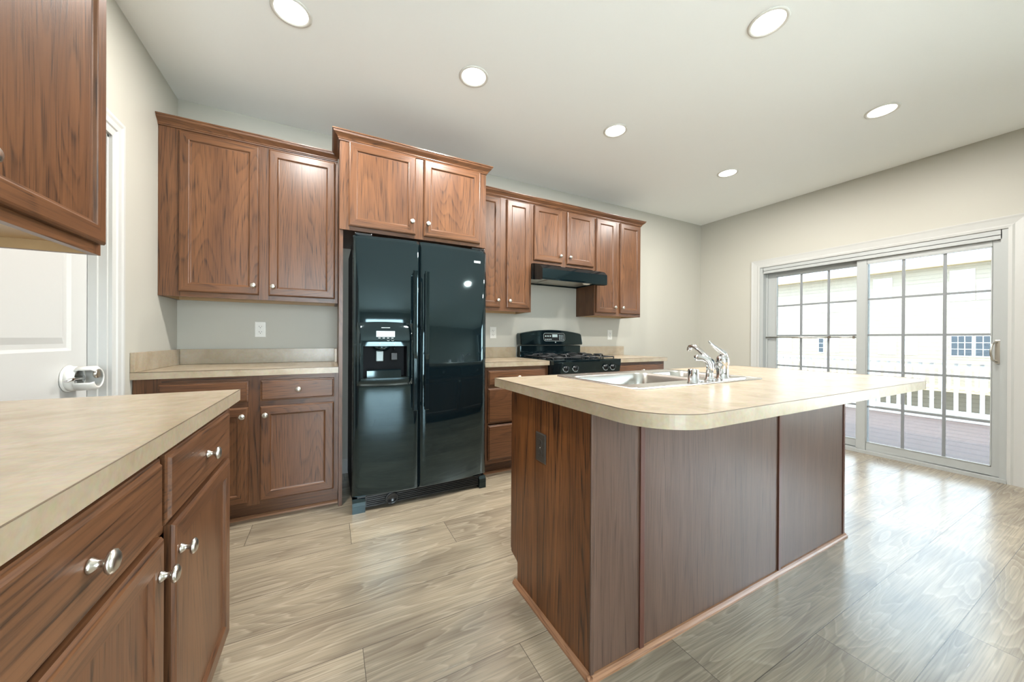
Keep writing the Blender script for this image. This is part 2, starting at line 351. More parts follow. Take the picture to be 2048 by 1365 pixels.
window_side(1, *SIDEWIN[0]); window_side(2, *SIDEWIN[1])  # the second is an unseen window, added for more daylight
mb = MB()
for x in (r0_, r1_-.06): mb.box(x, x+.06, YREAR-.1, YREAR+.01, r2_, r3_)
for z in (r2_, r3_-.06, (r2_+r3_)/2-.03): mb.box(r0_+.06, r1_-.06, YREAR-.098, YREAR+.008, z, z+.06)
o = st('window_3', mb, VINYL); MB().box(r0_+.06, r1_-.06, YREAR-.062, YREAR-.058, r2_+.06, r3_-.06).build('glass_pane', GLASS, o)

# mitred casing: profile (distance from opening, thickness)
def casing(name, plane, side, a0, a1, h, prof, outw):
    """plane: x position of wall face; side: +1 faces +x; opening a0..a1 in y, height h"""
    mb = MB(); sgn = side; lo = []
    for d, t in prof:
        x = plane+sgn*t
        lo.append([(x, a0-d, 0), (x, a0-d, h+d), (x, a1+d, h+d), (x, a1+d, 0)])
    V = [[mb.bm.verts.new(p) for p in l] for l in lo]
    for A, B in zip(V, V[1:]):
        for k in range(3): mb.face((A[k], A[k+1], B[k+1], B[k]))
    for k in (0, 3): mb.face([v[k] for v in V])
    return st(name, mb, TRIM)
casing('trim_1', 0, 1, PD0, PD1, PDH, [(0, 0), (0, .012), (.012, .014), (.016, .010), (.034, .012), (.040, .017), (.066, .018), (.078, .022), (.092, .022), (.092, 0)], .09)
casing('trim_2', XR, -1, SD0, SD1, SDH, [(0, 0), (0, .014), (.018, .016), (.030, .012), (.070, .016), (.088, .020), (.092, .020), (.092, 0)], .09)
# pantry door
d1 = st('door_1', MB().box(-.118, -.0005, PD1-.012, PD1-.0005, 0, PDH).box(-.118, -.0005, PD0+.0005, PD0+.012, 0, PDH).box(-.118, -.0005, PD0, PD1, PDH-.012, PDH-.0005)
        .box(-.058, -.028, PD1-.024, PD1-.012, 0, PDH-.012).box(-.058, -.028, PD0+.012, PD0+.024, 0, PDH-.012).box(-.058, -.028, PD0+.012, PD1-.012, PDH-.024, PDH-.012), TRIM)
mb = MB(); ya, yb = PD0+.015, PD1-.015; XS = -.060
def raised(mb, xs, y0, y1, z0, z1):
    L_ = []
    for i, x in ((0, 0), (.012, -.009), (.03, -.009), (.055, -.002)):
        L_.append([(xs+x, y0+i, z0+i), (xs+x, y1-i, z0+i), (xs+x, y1-i, z1-i), (xs+x, y0+i, z1-i)])
    mb.loops(L_, [0], None, 0)
pz = [(.25, .84), (1.04, 1.90)]; py0, py1 = ya+.115, yb-.115
ys = [ya, py0, py1, yb]; zs = [.01, pz[0][0], pz[0][1], pz[1][0], pz[1][1], PDH-.015]
for i in range(3):
    for j in range(5):
        if i == 1 and j in (1, 3): continue
        mb.face([mb.bm.verts.new(p) for p in ((XS, ys[i], zs[j]), (XS, ys[i+1], zs[j]), (XS, ys[i+1], zs[j+1]), (XS, ys[i], zs[j+1]))])
for z0, z1 in pz: raised(mb, XS, py0, py1, z0, z1)
mb.box(XS-.04, XS-.012, ya, yb, .01, PDH-.015).box(XS-.013, XS-.0002, ya, ya+.02, .01, PDH-.015).box(XS-.013, XS-.0002, yb-.02, yb, .01, PDH-.015)
slab = mb.build('door_slab', DOORW, d1)
hc = Vector((XS, -.985, .922))
mb = MB().lathe([(.030, 0), (.032, .004), (.026, .009), (.012, .012), (.011, .045), (.013, .048)], hc, (1, 0, 0), 20)
mb.tube([hc+Vector((.042, .004, 0)), hc+Vector((.046, -.02, .002)), hc+Vector((.046, -.06, .004)), hc+Vector((.042, -.105, -.002))], [.011, .010, .009, .007], 12, flat=.75)
mb.build('lever_handle', CHROME, d1)
# child safety cover round the lever: a shell open on its lower front
sc_ = thing('lever_lock_cover', 'white plastic child safety cover clipped over the lever of the white panel door', 'door lock cover', (XS, -.985, .922))
R1, R2 = .052, .047
def shell(mb, x0, x1, a0, a1, n, capped=True):
    V = []
    for k in range(n+1):
        a = math.radians(a0+(a1-a0)*k/n)
        V.append([mb.bm.verts.new((x, R*math.cos(a), R*math.sin(a))) for x, R in ((x0, R1), (x1-.010, R1), (x1, R1-.010), (x1, R2-.012), (x1-.010, R2), (x0, R2))])
    for A, B in zip(V, V[1:]):
        for k in range(6): mb.face((A[k], B[k], B[(k+1) % 6], A[(k+1) % 6]), 0, True)
    if capped: mb.face(V[0]); mb.face(V[-1])
mb = MB()
shell(mb, .003, .036, 0, 360, 40, False); shell(mb, .034, .093, -160, 132, 36)
mb.lathe([(.056, .001), (.057, .005), (.053, .009), (.045, .009), (.045, .001)], (0, 0, 0), (1, 0, 0), 40)
mb.build('cover_shell', PLATE, sc_)
MB().lathe([(.016, 0), (.018, .004), (.018, .010), (.012, .012)], (.083, -.006, .018), (1, 0, 0), 18).build('release_button', NICKEL, sc_)

# patio sliding door
d2 = st('door_2', MB().box(XR-.004, XR+.15, SD0+.0005, SD0+.035, 0, SDH-.0005).box(XR-.004, XR+.15, SD1-.035, SD1-.0005, 0, SDH-.0005).box(XR-.004, XR+.15, SD0+.03, SD1-.03, SDH-.045, SDH-.0005)
        .box(XR-.02, XR+.15, SD0, SD1, .0005, .028).box(XR-.004, XR+.03, SD0+.03, SD1-.03, SDH-.075, SDH-.04).box(XR+.066, XR+.074, SD1-.05, SD1-.03, 0, SDH), VINYL)
def sash(name, xc, y0, y1, z0, z1, st_l, st_r, rb, rtp, gz):
    fr = MB().box(xc-.02, xc+.02, y0, y0+st_r, z0, z1).box(xc-.02, xc+.02, y1-st_l, y1, z0, z1).box(xc-.02, xc+.02, y0+st_r, y1-st_l, z0, z0+rb).box(xc-.02, xc+.02, y0+st_r, y1-st_l, z1-rtp, z1)
    o = fr.build(name, VINYL, d2, bevel=.003)
    g0, g1, h0, h1 = y0+st_r, y1-st_l, z0+rb, z1-rtp
    MB().box(xc-.003, xc+.003, g0-.005, g1+.005, h0-.005, h1+.005).build('glass_pane', DIM_GLASS, o)
    mb = MB().box(xc-.024, xc-.006, g0, g0+.006, h0, h1).box(xc-.024, xc-.006, g1-.006, g1, h0, h1).box(xc-.024, xc-.006, g0, g1, h0, h0+.006).box(xc-.024, xc-.006, g0, g1, h1-.006, h1)
    mb.build('glazing_bead', VINYL, o)
    mb = MB()
    for k in (1, 2): y = g0+(g1-g0)*k/3; mb.box(xc-.010, xc-.0035, y-.010, y+.010, h0, h1)
    for k in (1, 2, 3, 4): z = h0+(h1-h0)*k/5; mb.box(xc-.0102, xc-.0036, g0, g1, z-.009, z+.009)
    mb.build('grille_bars', GRID, o)
    return o
sl = sash('sliding_panel', XR+.045, -2.515, -1.645, .03, 1.925, .075, .062, .075, .07, None)
fx = sash('fixed_panel', XR+.100, -1.715, -.812, .03, 1.925, .098, .07, .075, .07, None)
# pull handle on the sliding panel
hm = MB().box(XR+.016, XR+.025, -2.502, -2.468, .925, 1.110, bev=.003); hm.build('handle_plate', NICKEL, sl)
mb = MB().tube([(XR+.02, -2.478, 1.095), (XR-.005, -2.472, 1.093), (XR-.03, -2.462, 1.075), (XR-.042, -2.458, 1.03), (XR-.042, -2.458, 1.0), (XR-.03, -2.462, .958), (XR-.005, -2.472, .942), (XR+.02, -2.478, .940)], .0065, 10)
mb.build('pull_handle', NICKEL, sl)
MB().tube([(XR+.055, -.815, 1.135), (XR+.055, -1.42, 1.135)], .009, 10).tube([(XR+.055, -1.40, 1.135), (XR+.055, -1.645, 1.135)], .006, 8).box(XR+.045, XR+.065, -1.435, -1.415, 1.122, 1.148).box(XR+.045, XR+.065, -1.625, -1.610, 1.122, 1.148).build('security_bar', NICKEL, d2)
# baseboards
st('baseboard_back', MB().prism([(0, 0), (-.014, 0), (-.014, .10), (-.006, .115), (0, .115)], 'x', 1.0, 1.97), TRIM)
st('baseboard_right', MB().prism([(XR, 0), (XR-.014, 0), (XR-.014, .10), (XR-.006, .115), (XR, .115)], 'y', YREAR, SD0-.093).prism([(XR, 0), (XR-.014, 0), (XR-.014, .10), (XR-.006, .115), (XR, .115)], 'y', SD1+.093, 0), TRIM)
st('baseboard_left', MB().prism([(0, 0), (.014, 0), (.014, .10), (.006, .115), (0, .115)], 'y', YREAR, -2.78), TRIM)

# ================================================================== CABINETS (local frame: x along width, front towards -y)
def knob(parent, loc, dirv=(0, -1, 0)):
    return MB().lathe([(.0095, 0), (.0105, .0015), (.0085, .005), (.0055, .009), (.0052, .014), (.008, .0175), (.0145, .0195), (.0165, .022), (.0160, .025), (.0115, .0285), (.004, .030), (0, .030)], loc, dirv, 20).build('knob', NICKEL, parent)
T = .019
def door(parent, x0, x1, z0, z1, yf, kside=None, kz=None, name='door'):
    """shaker door with beaded recessed panel; yf = face-frame front plane"""
    mb = MB(); y = yf-.0006
    prof = [(0, 0), (0, -T+.007), (.004, -T+.002), (.009, -T), (.048, -T), (.051, -T+.002), (.055, -T+.008), (.060, -T+.009)]
    L_ = [[(x0+i, y+d, z0+i), (x1-i, y+d, z0+i), (x1-i, y+d, z1-i), (x0+i, y+d, z1-i)] for i, d in prof]
    mb.loops(L_, [1, 0, 1, 0], 0, 0)
    o = mb.build(name, OAK3, parent)
    if kside:
        kx = x1-.027 if kside == 'r' else x0+.027
        knob(o, (kx, y-T, kz))
    return o
def drawer(parent, x0, x1, z0, z1, yf, kn=True, name='drawer'):
    mb = MB(); y = yf-.0006
    prof = [(0, 0), (0, -T+.008), (.003, -T+.006), (.007, -T+.0055), (.011, -T)]
    L_ = [[(x0+i, y+d, z0+i), (x1-i, y+d, z0+i), (x1-i, y+d, z1-i), (x0+i, y+d, z1-i)] for i, d in prof]
    mb.loops(L_, [1], 1, 1)
    o = mb.build(name, OAK3, parent)
    if kn: knob(o, ((x0+x1)/2, y-T, (z0+z1)/2))
    return o
def frame(parent, x0, x1, z0, z1, yf, stiles, rails, name='face_frame', th=.019):
    mb = MB()
    for a, b in stiles: mb.box(a, b, yf, yf+th, z0, z1, 0)
    for a, b in rails:
        ss = sorted(stiles)
        for (p, q), (r, s) in zip(ss, ss[1:]): mb.box(q, r, yf+.0002, yf+th, a, b, 1)
    return mb.build(name, OAK3, parent)
def upper_box(parent, x0, x1, z0, z1, dep, under=.028):
    """open-bottom wall cabinet case: sides, recessed bottom, top, back"""
    yb_, yf = -.0015, -dep+.019
    MB().box(x0, x0+.015, yf, yb_, z0, z1, 0).box(x1-.015, x1, yf, yb_, z0, z1, 0).box(x0+.015, x1-.015, yf, yb_, z1-.015, z1, 1).box(x0+.015, x1-.015, yb_-.01, yb_, z0+under, z1-.015, 0).build('case', OAK3, parent)
    MB().box(x0+.015, x1-.015, yf, yb_-.01, z0+under, z0+under+.012).box(x0+.016, x1-.016, yb_-.03, yb_-.0105, z0+.001, z0+under).box(x0+.0152, x0+.018, yf, yb_-.012, z0+.0005, z0+under).box(x1-.018, x1-.0152, yf, yb_-.012, z0+.0005, z0+under).build('bottom_panel', MAPLE, parent)
CROWN = [(0, 0), (.006, 0), (.008, .006), (.012, .010), (.012, .014), (.017, .020), (.036, .036), (.040, .046), (.044, .048), (.044, .055), (0, .055)]
def sweep(path, prof, z, mi=1):
    """profile (out, up) swept along an open 2D path; out = to the right of travel"""
    mb = MB(); n = len(path); P = [Vector(p) for p in path]; V = []
    for i in range(n):
        d0 = (P[i]-P[i-1]).normalized() if i else None; d1_ = (P[i+1]-P[i]).normalized() if i < n-1 else None
        nn = [Vector((d.y, -d.x)) for d in (d0, d1_) if d is not None]
        if len(nn) == 2: b = (nn[0]+nn[1]); b = b/(b.length_squared/2)
        else: b = nn[0]
        V.append([mb.bm.verts.new((P[i].x+b.x*o, P[i].y+b.y*o, z+u)) for o, u in prof])
    k = len(prof)
    for i in range(n-1):
        mi_ = 1 if abs((P[i+1]-P[i]).x) > abs((P[i+1]-P[i]).y) else 2
        for j in range(k): mb.face((V[i][j], V[i][(j+1) % k], V[i+1][(j+1) % k], V[i+1][j]), mi_)
    mb.face(V[0]); mb.face(V[-1][::-1]); return mb
UZ0, UZ1 = 1.352, 2.402
# --- wall cabinet left of the refrigerator
c = thing('wall_cabinet', 'tall two-door oak wall cabinet left of the refrigerator above the outlet', 'kitchen cabinet', (0, 0, 0))
upper_box(c, .001, .968, UZ0, UZ1, .305)
frame(c, .001, .968, UZ0, UZ1, -.305, [(.001, .105), (.49, .565), (.935, .968)], [(UZ0, UZ0+.042), (UZ1-.05, UZ1)])
door(c, .097, .500, 1.382, 2.365, -.305, 'r', 1.442); door(c, .553, .950, 1.382, 2.365, -.305, 'l', 1.442)
sweep([(.001, -.305), (.967, -.305)], CROWN, 2.378).build('crown_molding', OAK3, c)
# --- refrigerator surround
c = thing('refrigerator_cabinet', 'deep two-door oak cabinet bridging over the black refrigerator, with full-height side panels', 'kitchen cabinet', (0, 0, 0))
FZ0 = 1.808
MB().box(.972, .994, -.61, -.0015, 0, UZ1, 0).build('side_panel', OAK3, c)
MB().box(1.976, 1.997, -.61, -.0015, 0, UZ1, 0).build('side_panel', OAK3, c)
MB().box(.994, 1.976, -.59, -.0015, FZ0+.02, UZ1, 1).build('case', OAK3, c)
frame(c, .973, 1.997, FZ0, UZ1, -.63, [(.973, 1.034), (1.446, 1.521), (1.937, 1.997)], [(FZ0, FZ0+.040), (UZ1-.04, UZ1)])
door(c, 1.025, 1.455, 1.833, 2.380, -.630, 'r', 1.918); door(c, 1.513, 1.945, 1.833, 2.380, -.630, 'l', 1.918)
sweep([(.973, -.352), (.973, -.63), (1.997, -.63), (1.997, -.352)], CROWN, 2.382).build('crown_molding', OAK3, c)
# --- wall cabinets right of the refrigerator
def wallcab(label, x0, x1, z0, doors, kz, dz0):
    c = thing('wall_cabinet', label, 'kitchen cabinet', (0, 0, 0))
    upper_box(c, x0, x1, z0, UZ1, .305)
    (a0, a1), (b0, b1) = doors
    frame(c, x0, x1, z0, UZ1, -.305, [(x0, a0+.012), (a1-.01, b0+.01), (b1-.012, x1)], [(z0, z0+.042), (UZ1-.05, UZ1)])
    door(c, a0, a1, dz0, 2.368, -.305, 'r', kz); door(c, b0, b1, dz0, 2.368, -.305, 'l', kz)
    return c
wallcab('narrow two-door oak wall cabinet between the refrigerator and the range hood', 1.999, 2.603, UZ0, ((2.032, 2.275), (2.338, 2.582)), 1.445, 1.382)
wallcab('short two-door oak wall cabinet right above the black range hood', 2.605, 3.370, 1.815, ((2.628, 2.950), (3.011, 3.350)), 1.915, 1.848)
wallcab('two-door oak wall cabinet right of the range hood at the end of the row', 3.372, 4.042, UZ0, ((3.388, 3.665), (3.723, 4.026)), 1.445, 1.382)
o = sweep([(1.999, -.305), (4.042, -.305), (4.042, -.002)], CROWN, 2.378).build('crown_molding', OAK3)
tag(o, 'oak crown molding running along the top of the right wall cabinets', 'molding')
# --- base cabinets
def base_case(c, x0, x1, toe=True, dep=.61):
    MB().box(x0, x1, -dep+.019, -.002, .105, .874, 0).box(x0, x1, -dep+.075, -.002, 0, .105, 1).build('case', OAK3, c)
    if toe: MB().prism([(-dep+.075, .0), (-dep+.057, .0), (-dep+.058, .010), (-dep+.066, .018), (-dep+.075, .019)], 'x', x0, x1).build('shoe_molding', SHOE, c)
c = thing('base_cabinet', 'oak base cabinet with two drawers and two doors left of the refrigerator', 'kitchen cabinet', (0, 0, 0))
base_case(c, .002, .970)
frame(c, .002, .970, .105, .874, -.61, [(.002, .115), (.485, .565), (.935, .970)], [(.105, .145), (.675, .735), (.835, .874)])
drawer(c, .102, .497, .722, .846, -.61); drawer(c, .554, .945, .722, .846, -.61)
door(c, .102, .497, .128, .690, -.61, 'r', .640); door(c, .554, .945, .128, .690, -.61, 'l', .640)
c = thing('base_cabinet', 'oak base cabinet of three stacked drawers between refrigerator and gas range', 'kitchen cabinet', (0, 0, 0))
base_case(c, 1.999, 2.598)
frame(c, 1.999, 2.598, .105, .874, -.61, [(1.999, 2.035), (2.56, 2.598)], [(.105, .145), (.420, .44), (.705, .73), (.835, .874)])
for z0, z1 in ((.135, .412), (.430, .704), (.726, .846)): drawer(c, 2.030, 2.566, z0, z1, -.61)
c = thing('base_cabinet', 'oak base cabinet right of the gas range, mostly hidden by the island', 'kitchen cabinet', (0, 0, 0))
base_case(c, 3.378, 4.062)
frame(c, 3.378, 4.062, .105, .874, -.61, [(3.378, 3.41), (3.70, 3.74), (4.03, 4.062)], [(.105, .145), (.675, .735), (.835, .874)])
drawer(c, 3.402, 4.038, .726, .846, -.61); door(c, 3.402, 3.712, .128, .690, -.61, 'r', .640); door(c, 3.728, 4.038, .128, .690, -.61, 'l', .640)
# --- cabinets on the left wall (turned to face +x); local x = distance from the near end
LY0 = -2.745
c = thing('base_cabinet', 'oak base cabinet with nickel knobs in the left foreground under the beige countertop', 'kitchen cabinet', (0, LY0, 0), math.pi/2)
LW = 1.125
base_case(c, .002, LW)
X_ = lambda y: y-LY0
frame(c, .002, LW, .105, .874, -.61, [(.002, .04), (X_(-2.235), X_(-2.185)), (X_(-1.72), LW)], [(.105, .145), (.690, .735), (.850, .874)])
drawer(c, .030, X_(-2.223), .716, .860, -.61); drawer(c, X_(-2.197), X_(-1.704), .716, .860, -.61)
door(c, .030, X_(-2.216), .128, .702, -.61, 'r', .636); door(c, X_(-2.166), X_(-1.700), .128, .702, -.61, 'l', .636)
UY0 = -2.62
c = thing('wall_cabinet', 'oak wall cabinet in the upper left corner above the foreground countertop', 'kitchen cabinet', (0, UY0, 0), math.pi/2)
LU = -1.645-UY0
upper_box(c, .002, LU, 1.344, 2.402, .305)
frame(c, .002, LU, 1.344, 2.402, -.305, [(.002, .04), (LU-.545, LU-.47), (LU-.035, LU)], [(1.344, 1.386), (2.35, 2.402)])
door(c, .022, LU-.535, 1.374, 2.366, -.305, 'r', 1.45); door(c, LU-.480, LU-.012, 1.374, 2.366, -.305, 'l', 1.452)
sweep([(.002, -.305), (LU, -.305), (LU, -.002)], CROWN, 2.378).build('crown_molding', OAK3, c)

# ================================================================== COUNTERTOPS
CZ0, CZ1 = .8755, .914
def slabtop(c, pts, z0=CZ0, z1=CZ1):
    mb = MB().prism(pts, 'z', z0, z1)
    mb.build('worktop', LAM, c)
def splash(c, x0, x1, y0, y1, z1=1.018, name='backsplash'):
    MB().box(x0, x1, y0, y1, CZ1+.0005, z1, bev=.0015).build(name, LAM, c)
def seam(c, path):
    MB().tube(path, .0011, 4).build('laminate_edge_line', SEAM, c)
c = thing('countertop', 'beige laminate countertop with backsplash between the white door and the refrigerator', 'countertop', (0, 0, 0))
slabtop(c, [(.001, -.635), (.969, -.635), (.969, -.001), (.001, -.001)])
splash(c, .020, .969, -.020, -.001); splash(c, .001, .0195, -.634, -.001, name='side_splash'); splash(c, .952, .969, -.150, -.0205, name='side_splash')
seam(c, [(.001, -.6352, CZ1), (.969, -.6352, CZ1)])
c = thing('countertop', 'short beige laminate countertop between the refrigerator and the gas range', 'countertop', (0, 0, 0))
slabtop(c, [(1.999, -.635), (2.599, -.635), (2.599, -.001), (1.999, -.001)]); splash(c, 1.999, 2.599, -.020, -.001)
seam(c, [(1.999, -.6352, CZ1), (2.599, -.6352, CZ1)])
c = thing('countertop', 'beige laminate countertop right of the gas range', 'countertop', (0, 0, 0))
slabtop(c, [(3.378, -.635), (4.085, -.635), (4.085, -.001), (3.378, -.001)]); splash(c, 3.378, 4.085, -.020, -.001)
seam(c, [(3.378, -.6352, CZ1), (4.085, -.6352, CZ1)])
c = thing('countertop', 'beige laminate countertop in the left foreground with a sharp corner', 'countertop', (0, 0, 0))
slabtop(c, [(.001, -2.77), (.635, -2.77), (.635, -1.592), (.001, -1.592)])
splash(c, .001, .020, -2.77, -1.70)
seam(c, [(.6352, -2.77, CZ1), (.6352, -1.592, CZ1)])
# island top with rounded corners and a cut-out for the sink
IX0, IX1, IY0, IY1 = 1.613, 3.530, -2.603, -1.648
SX0, SX1, SY0, SY1 = 1.925, 2.765, -2.232, -1.690
c = thing('countertop', 'large beige laminate island countertop with rounded overhanging corners holding the sink', 'countertop', (0, 0, 0))
def ipts(r=.165, n=20):
    P = [(IX0, IY1), ]
    for cx, cy, a in ((IX0+r, IY0+r, 180), (IX1-r, IY0+r, 270)):
        for k in range(n+1):
            t = math.radians(a+90*k/n); P.append((cx+r*math.cos(t), cy+r*math.sin(t)))
    r2 = .05
    for k in range(n+1):
        t = math.radians(0+90*k/n); P.append((IX1-r2+r2*math.cos(t), IY1-r2+r2*math.sin(t)))
    return P
outer = ipts(); hx0, hx1, hy0, hy1 = SX0+.015, SX1-.015, SY0+.015, SY1-.06
mb = MB(); hole = [(hx0, hy1), (hx0, hy0), (hx1, hy0), (hx1, hy1)]
for z in (CZ0, CZ1):
    Vo = [mb.bm.verts.new((x, y, z)) for x, y in outer]; Vh = [mb.bm.verts.new((x, y, z)) for x, y in hole]
    es = [mb.bm.edges.new((V[i], V[(i+1) % len(V)])) for V in (Vo, Vh) for i in range(len(V))]
    bmesh.ops.triangle_fill(mb.bm, use_beauty=True, use_dissolve=False, edges=es)
    if z == CZ0: lo = (Vo, Vh)
    else:
        for A, B in zip(lo, (Vo, Vh)):
            for i in range(len(A)): mb.face((A[i], A[(i+1) % len(A)], B[(i+1) % len(A)], B[i]))
mb.build('worktop', LAM, c)
seam(c, [(x, y, CZ1) for x, y in outer]+[(outer[0][0], outer[0][1], CZ1)])

# ================================================================== ISLAND
c = thing('kitchen_island', 'kitchen island of dark oak veneer panels with light oak shoe molding at its foot', 'kitchen island', (0, 0, 0))
KX0, KX1, KY0, KY1 = 1.668, 3.488, -2.270, -1.722
MB().prism([(KY0, .0), (KY1-.06, .0), (KY1-.06, .098), (KY1-.052, .104), (KY1, .120), (KY1, CZ0-.001), (KY0, CZ0-.001)], 'x', KX0, KX0+.018).build('end_panel', VEN, c)
MB().box(KX0+.018, KX0+.030, KY0+.03, KY1-.062, .0, .10).box(KX0+.018, KX1-.018, KY1-.075, KY1-.062, 0, .10).box(KX0+.018, KX1-.02, KY0+.02, KY1-.019, .105, .70).build('case', OAKV, c)
for a, b in ((KX0, 1.889), (1.899, 2.794), (2.806, KX1-.018)):
    o = MB().box(a, b, KY0-.006, KY0, 0, CZ0-.001).build('back_panel', VEN_GLARE, c)
for x in (1.894, 2.800): MB().box(x-.011, x+.011, KY0-.013, KY0-.0062, 0, CZ0-.001, bev=.002).build('batten', BATT, c)
MB().box(KX1-.018, KX1, KY0-.010, KY1, 0, CZ0-.001).build('end_panel', BATT, c)
MB().box(KX0-.004, KX0+.012, KY0-.011, KY0-.0062, 0, CZ0-.001, bev=.002).build('corner_strip', VEN_GLARE, c)
Q = [(0, 0), (.017, 0), (.0165, .007), (.012, .0135), (.006, .018), (0, .019)]
MB().prism([(KY0-.0062-o_, z) for o_, z in Q], 'x', KX0-.017, KX1+.006).build('shoe_molding', SHOE, c)
MB().prism([(KX0-o_, z) for o_, z in Q], 'y', KY0-.020, KY1-.045).build('shoe_molding', SHOEY, c)
# working side, facing the range
def iflip(parent): # local frame turned to face +y
    return parent
ft = frame(c, KX0+.018, KX1, .105, CZ0-.001, KY1-.019, [(KX0+.018, KX0+.05), (2.25, 2.29), (2.85, 2.89), (KX1-.035, KX1)], [(.105, .145), (.675, .735), (.835, CZ0-.001)])
def islanddoor(x0, x1, z0, z1, name, mi):
    y = KY1+.0006
    prof = [(0, 0), (0, T-.007), (.009, T), (.048, T), (.055, T-.008), (.060, T-.009)] if name == 'door' else [(0, 0), (0, T-.008), (.011, T)]
    L_ = [[(x0+i, y+d, z0+i), (x1-i, y+d, z0+i), (x1-i, y+d, z1-i), (x0+i, y+d, z1-i)] for i, d in prof]
    o = MB().loops(L_, mi, 0, mi[1]).build(name, OAK3, c)
    knob(o, ((x0+x1)/2 if name == 'drawer' else x1-.03, y+T, (z0+z1)/2 if name == 'drawer' else z1-.06), (0, 1, 0))
for x0, x1 in ((1.672, 2.262), (2.278, 2.862), (2.878, 3.480)):
    islanddoor(x0, x1, .128, .690, 'door', [1, 0, 1, 0]); islanddoor(x0, x1, .722, .846, 'drawer', [1, 1])

# ================================================================== OUTLETS
def outlet(label, loc, rz, mat, slot, kind='duplex'):
    c = thing('wall_outlet', label, 'outlet', loc, rz)
    mb = MB(); L_ = [[(sx*(.035-i), d, sz*(.0575-i)) for sx, sz in ((-1, -1), (1, -1), (1, 1), (-1, 1))] for i, d in ((0, -.0005), (0, -.003), (.004, -.006))]
    mb.loops(L_, [0], 0, 0); mb.build('cover_plate', mat, c)
    if kind == 'duplex':
        for z in (.02, -.02):
            f = MB().prism([(x, zz+z) for x, zz in rrect(-.0165, .0165, -.014, .014, .011, 5)], 'y', -.0062, -.0085).build('receptacle', mat, c)
            MB().box(-.0085, -.0058, -.0092, -.0086, z-.002, z+.007).box(.0058, .0085, -.0092, -.0086, z-.001, z+.006).lathe([(.0028, 0), (.0028, .0006)], (0, -.0086, z-.0075), (0, -1, 0), 10).build('slots', slot, f)
        MB().lathe([(.003, 0), (.002, .001)], (0, -.0062, 0), (0, -1, 0), 10).build('screw', NICKEL, c)
    else:
        f = MB().box(-.0165, .0165, -.0085, -.0062, -.034, .034, bev=.001).build('receptacle', mat, c)
        for z in (.021, -.021): MB().box(-.0085, -.0058, -.0092, -.0086, z-.002, z+.007).box(.0058, .0085, -.0092, -.0086, z-.001, z+.006).lathe([(.0028, 0), (.0028, .0006)], (0, -.0086, z-.0075), (0, -1, 0), 10).build('slots', slot, f)
        MB().box(-.010, .010, -.0095, -.0086, .001, .007).box(-.010, .010, -.0095, -.0086, -.007, -.001).build('test_buttons', MARK, f)
    return c
outlet('white double outlet on the wall under the left wall cabinet', (.465, 0, 1.160), 0, PLATE, SLOT)
outlet('white double outlet on the wall just right of the refrigerator', (2.350, 0, 1.160), 0, PLATE, SLOT)
outlet('white rectangular outlet with test buttons right of the gas range', (3.874, 0, 1.153), 0, PLATE, SLOT, 'gfci')
outlet('dark brown outlet on the end panel of the island', (KX0, -1.975, .668), -math.pi/2, BROWNP, SLOT)

# ================================================================== REFRIGERATOR
c = thing('refrigerator', 'glossy black side-by-side refrigerator with water dispenser in its left door', 'refrigerator', (0, 0, 0))
RX0, RX1 = 1.047, 1.951
MB().box(RX0+.004, RX1-.004, -.695, -.03, .02, 1.742, bev=.004).build('cabinet_body', BLACKM, c)
def bow(x): u = (x-(RX0+RX1)/2)/((RX1-RX0)/2); return -.756-.036*(1-abs(u)**2)
def fdoor(name, x0, x1, z0, z1, hole=None):
    mb = MB(); n = 22
    xs = [x0+(x1-x0)*k/n for k in range(n+1)]
    if hole: xs = sorted(set(xs+[hole[0], hole[1]]))
    zs = [z0, z0+.006, z1-.022, z1] if not hole else [z0, z0+.006, hole[2], hole[3], z1-.022, z1]
    grid = []
    for x in xs:
        e = min(x-x0, x1-x); e = .010*max(0, 1-e/.012)**2      # rounded door sides
        grid.append([mb.bm.verts.new((x, bow(x)+e+(.0 if 0 < j < len(zs)-1 else (.018 if j else .004)), z)) for j, z in enumerate(zs)])
    for i in range(len(xs)-1):
        for j in range(len(zs)-1):
            if hole and xs[i] >= hole[0]-1e-6 and xs[i+1] <= hole[1]+1e-6 and j == 2: continue
            mb.face((grid[i][j], grid[i+1][j], grid[i+1][j+1], grid[i][j+1]), 0, False if j in (0, len(zs)-2) else True)
    back = -.700
    B = [[mb.bm.verts.new((x, back, z)) for z in (z0, z1)] for x in xs]
    for i in range(len(xs)-1):
        mb.face((grid[i][0], B[i][0], B[i+1][0], grid[i+1][0])); mb.face((grid[i][-1], grid[i+1][-1], B[i+1][1], B[i][1])); mb.face((B[i][0], B[i][1], B[i+1][1], B[i+1][0]))
    for i in (0, -1): mb.face([*grid[i], B[i][1], B[i][0]])
    return mb.build(name, BLACK, c)
HX0, HX1, HZ0, HZ1 = 1.105, 1.367, .848, 1.050
dl = fdoor('freezer_door', RX0, 1.4515, .098, 1.752, (HX0, HX1, HZ0, HZ1))
dr = fdoor('fridge_door', 1.4565, RX1, .098, 1.752)
MB().box(1.448, 1.460, -.748, -.70, .10, 1.74).build('door_gasket', GASKET, c)
# handles: long flat bars standing off the doors
def fhandle(parent, x):
    y = bow(x)
    mb = MB().box(x-.015, x+.015, y-.052, y-.030, .625, 1.548, bev=.006)
    for z in (.64, 1.515): mb.box(x-.011, x+.011, y-.035, y+.004, z, z+.022, bev=.003)
    return mb.build('handle', BLACK, parent)
fhandle(dl, 1.416); fhandle(dr, 1.492)
# brand badge: a plain pale plate with a dark line of lettering too small to read
tx = 1.873
MB().box(tx-.026, tx+.024, bow(tx)-.004, bow(tx)+.006, 1.652, 1.668).build('badge', MARK, dr)
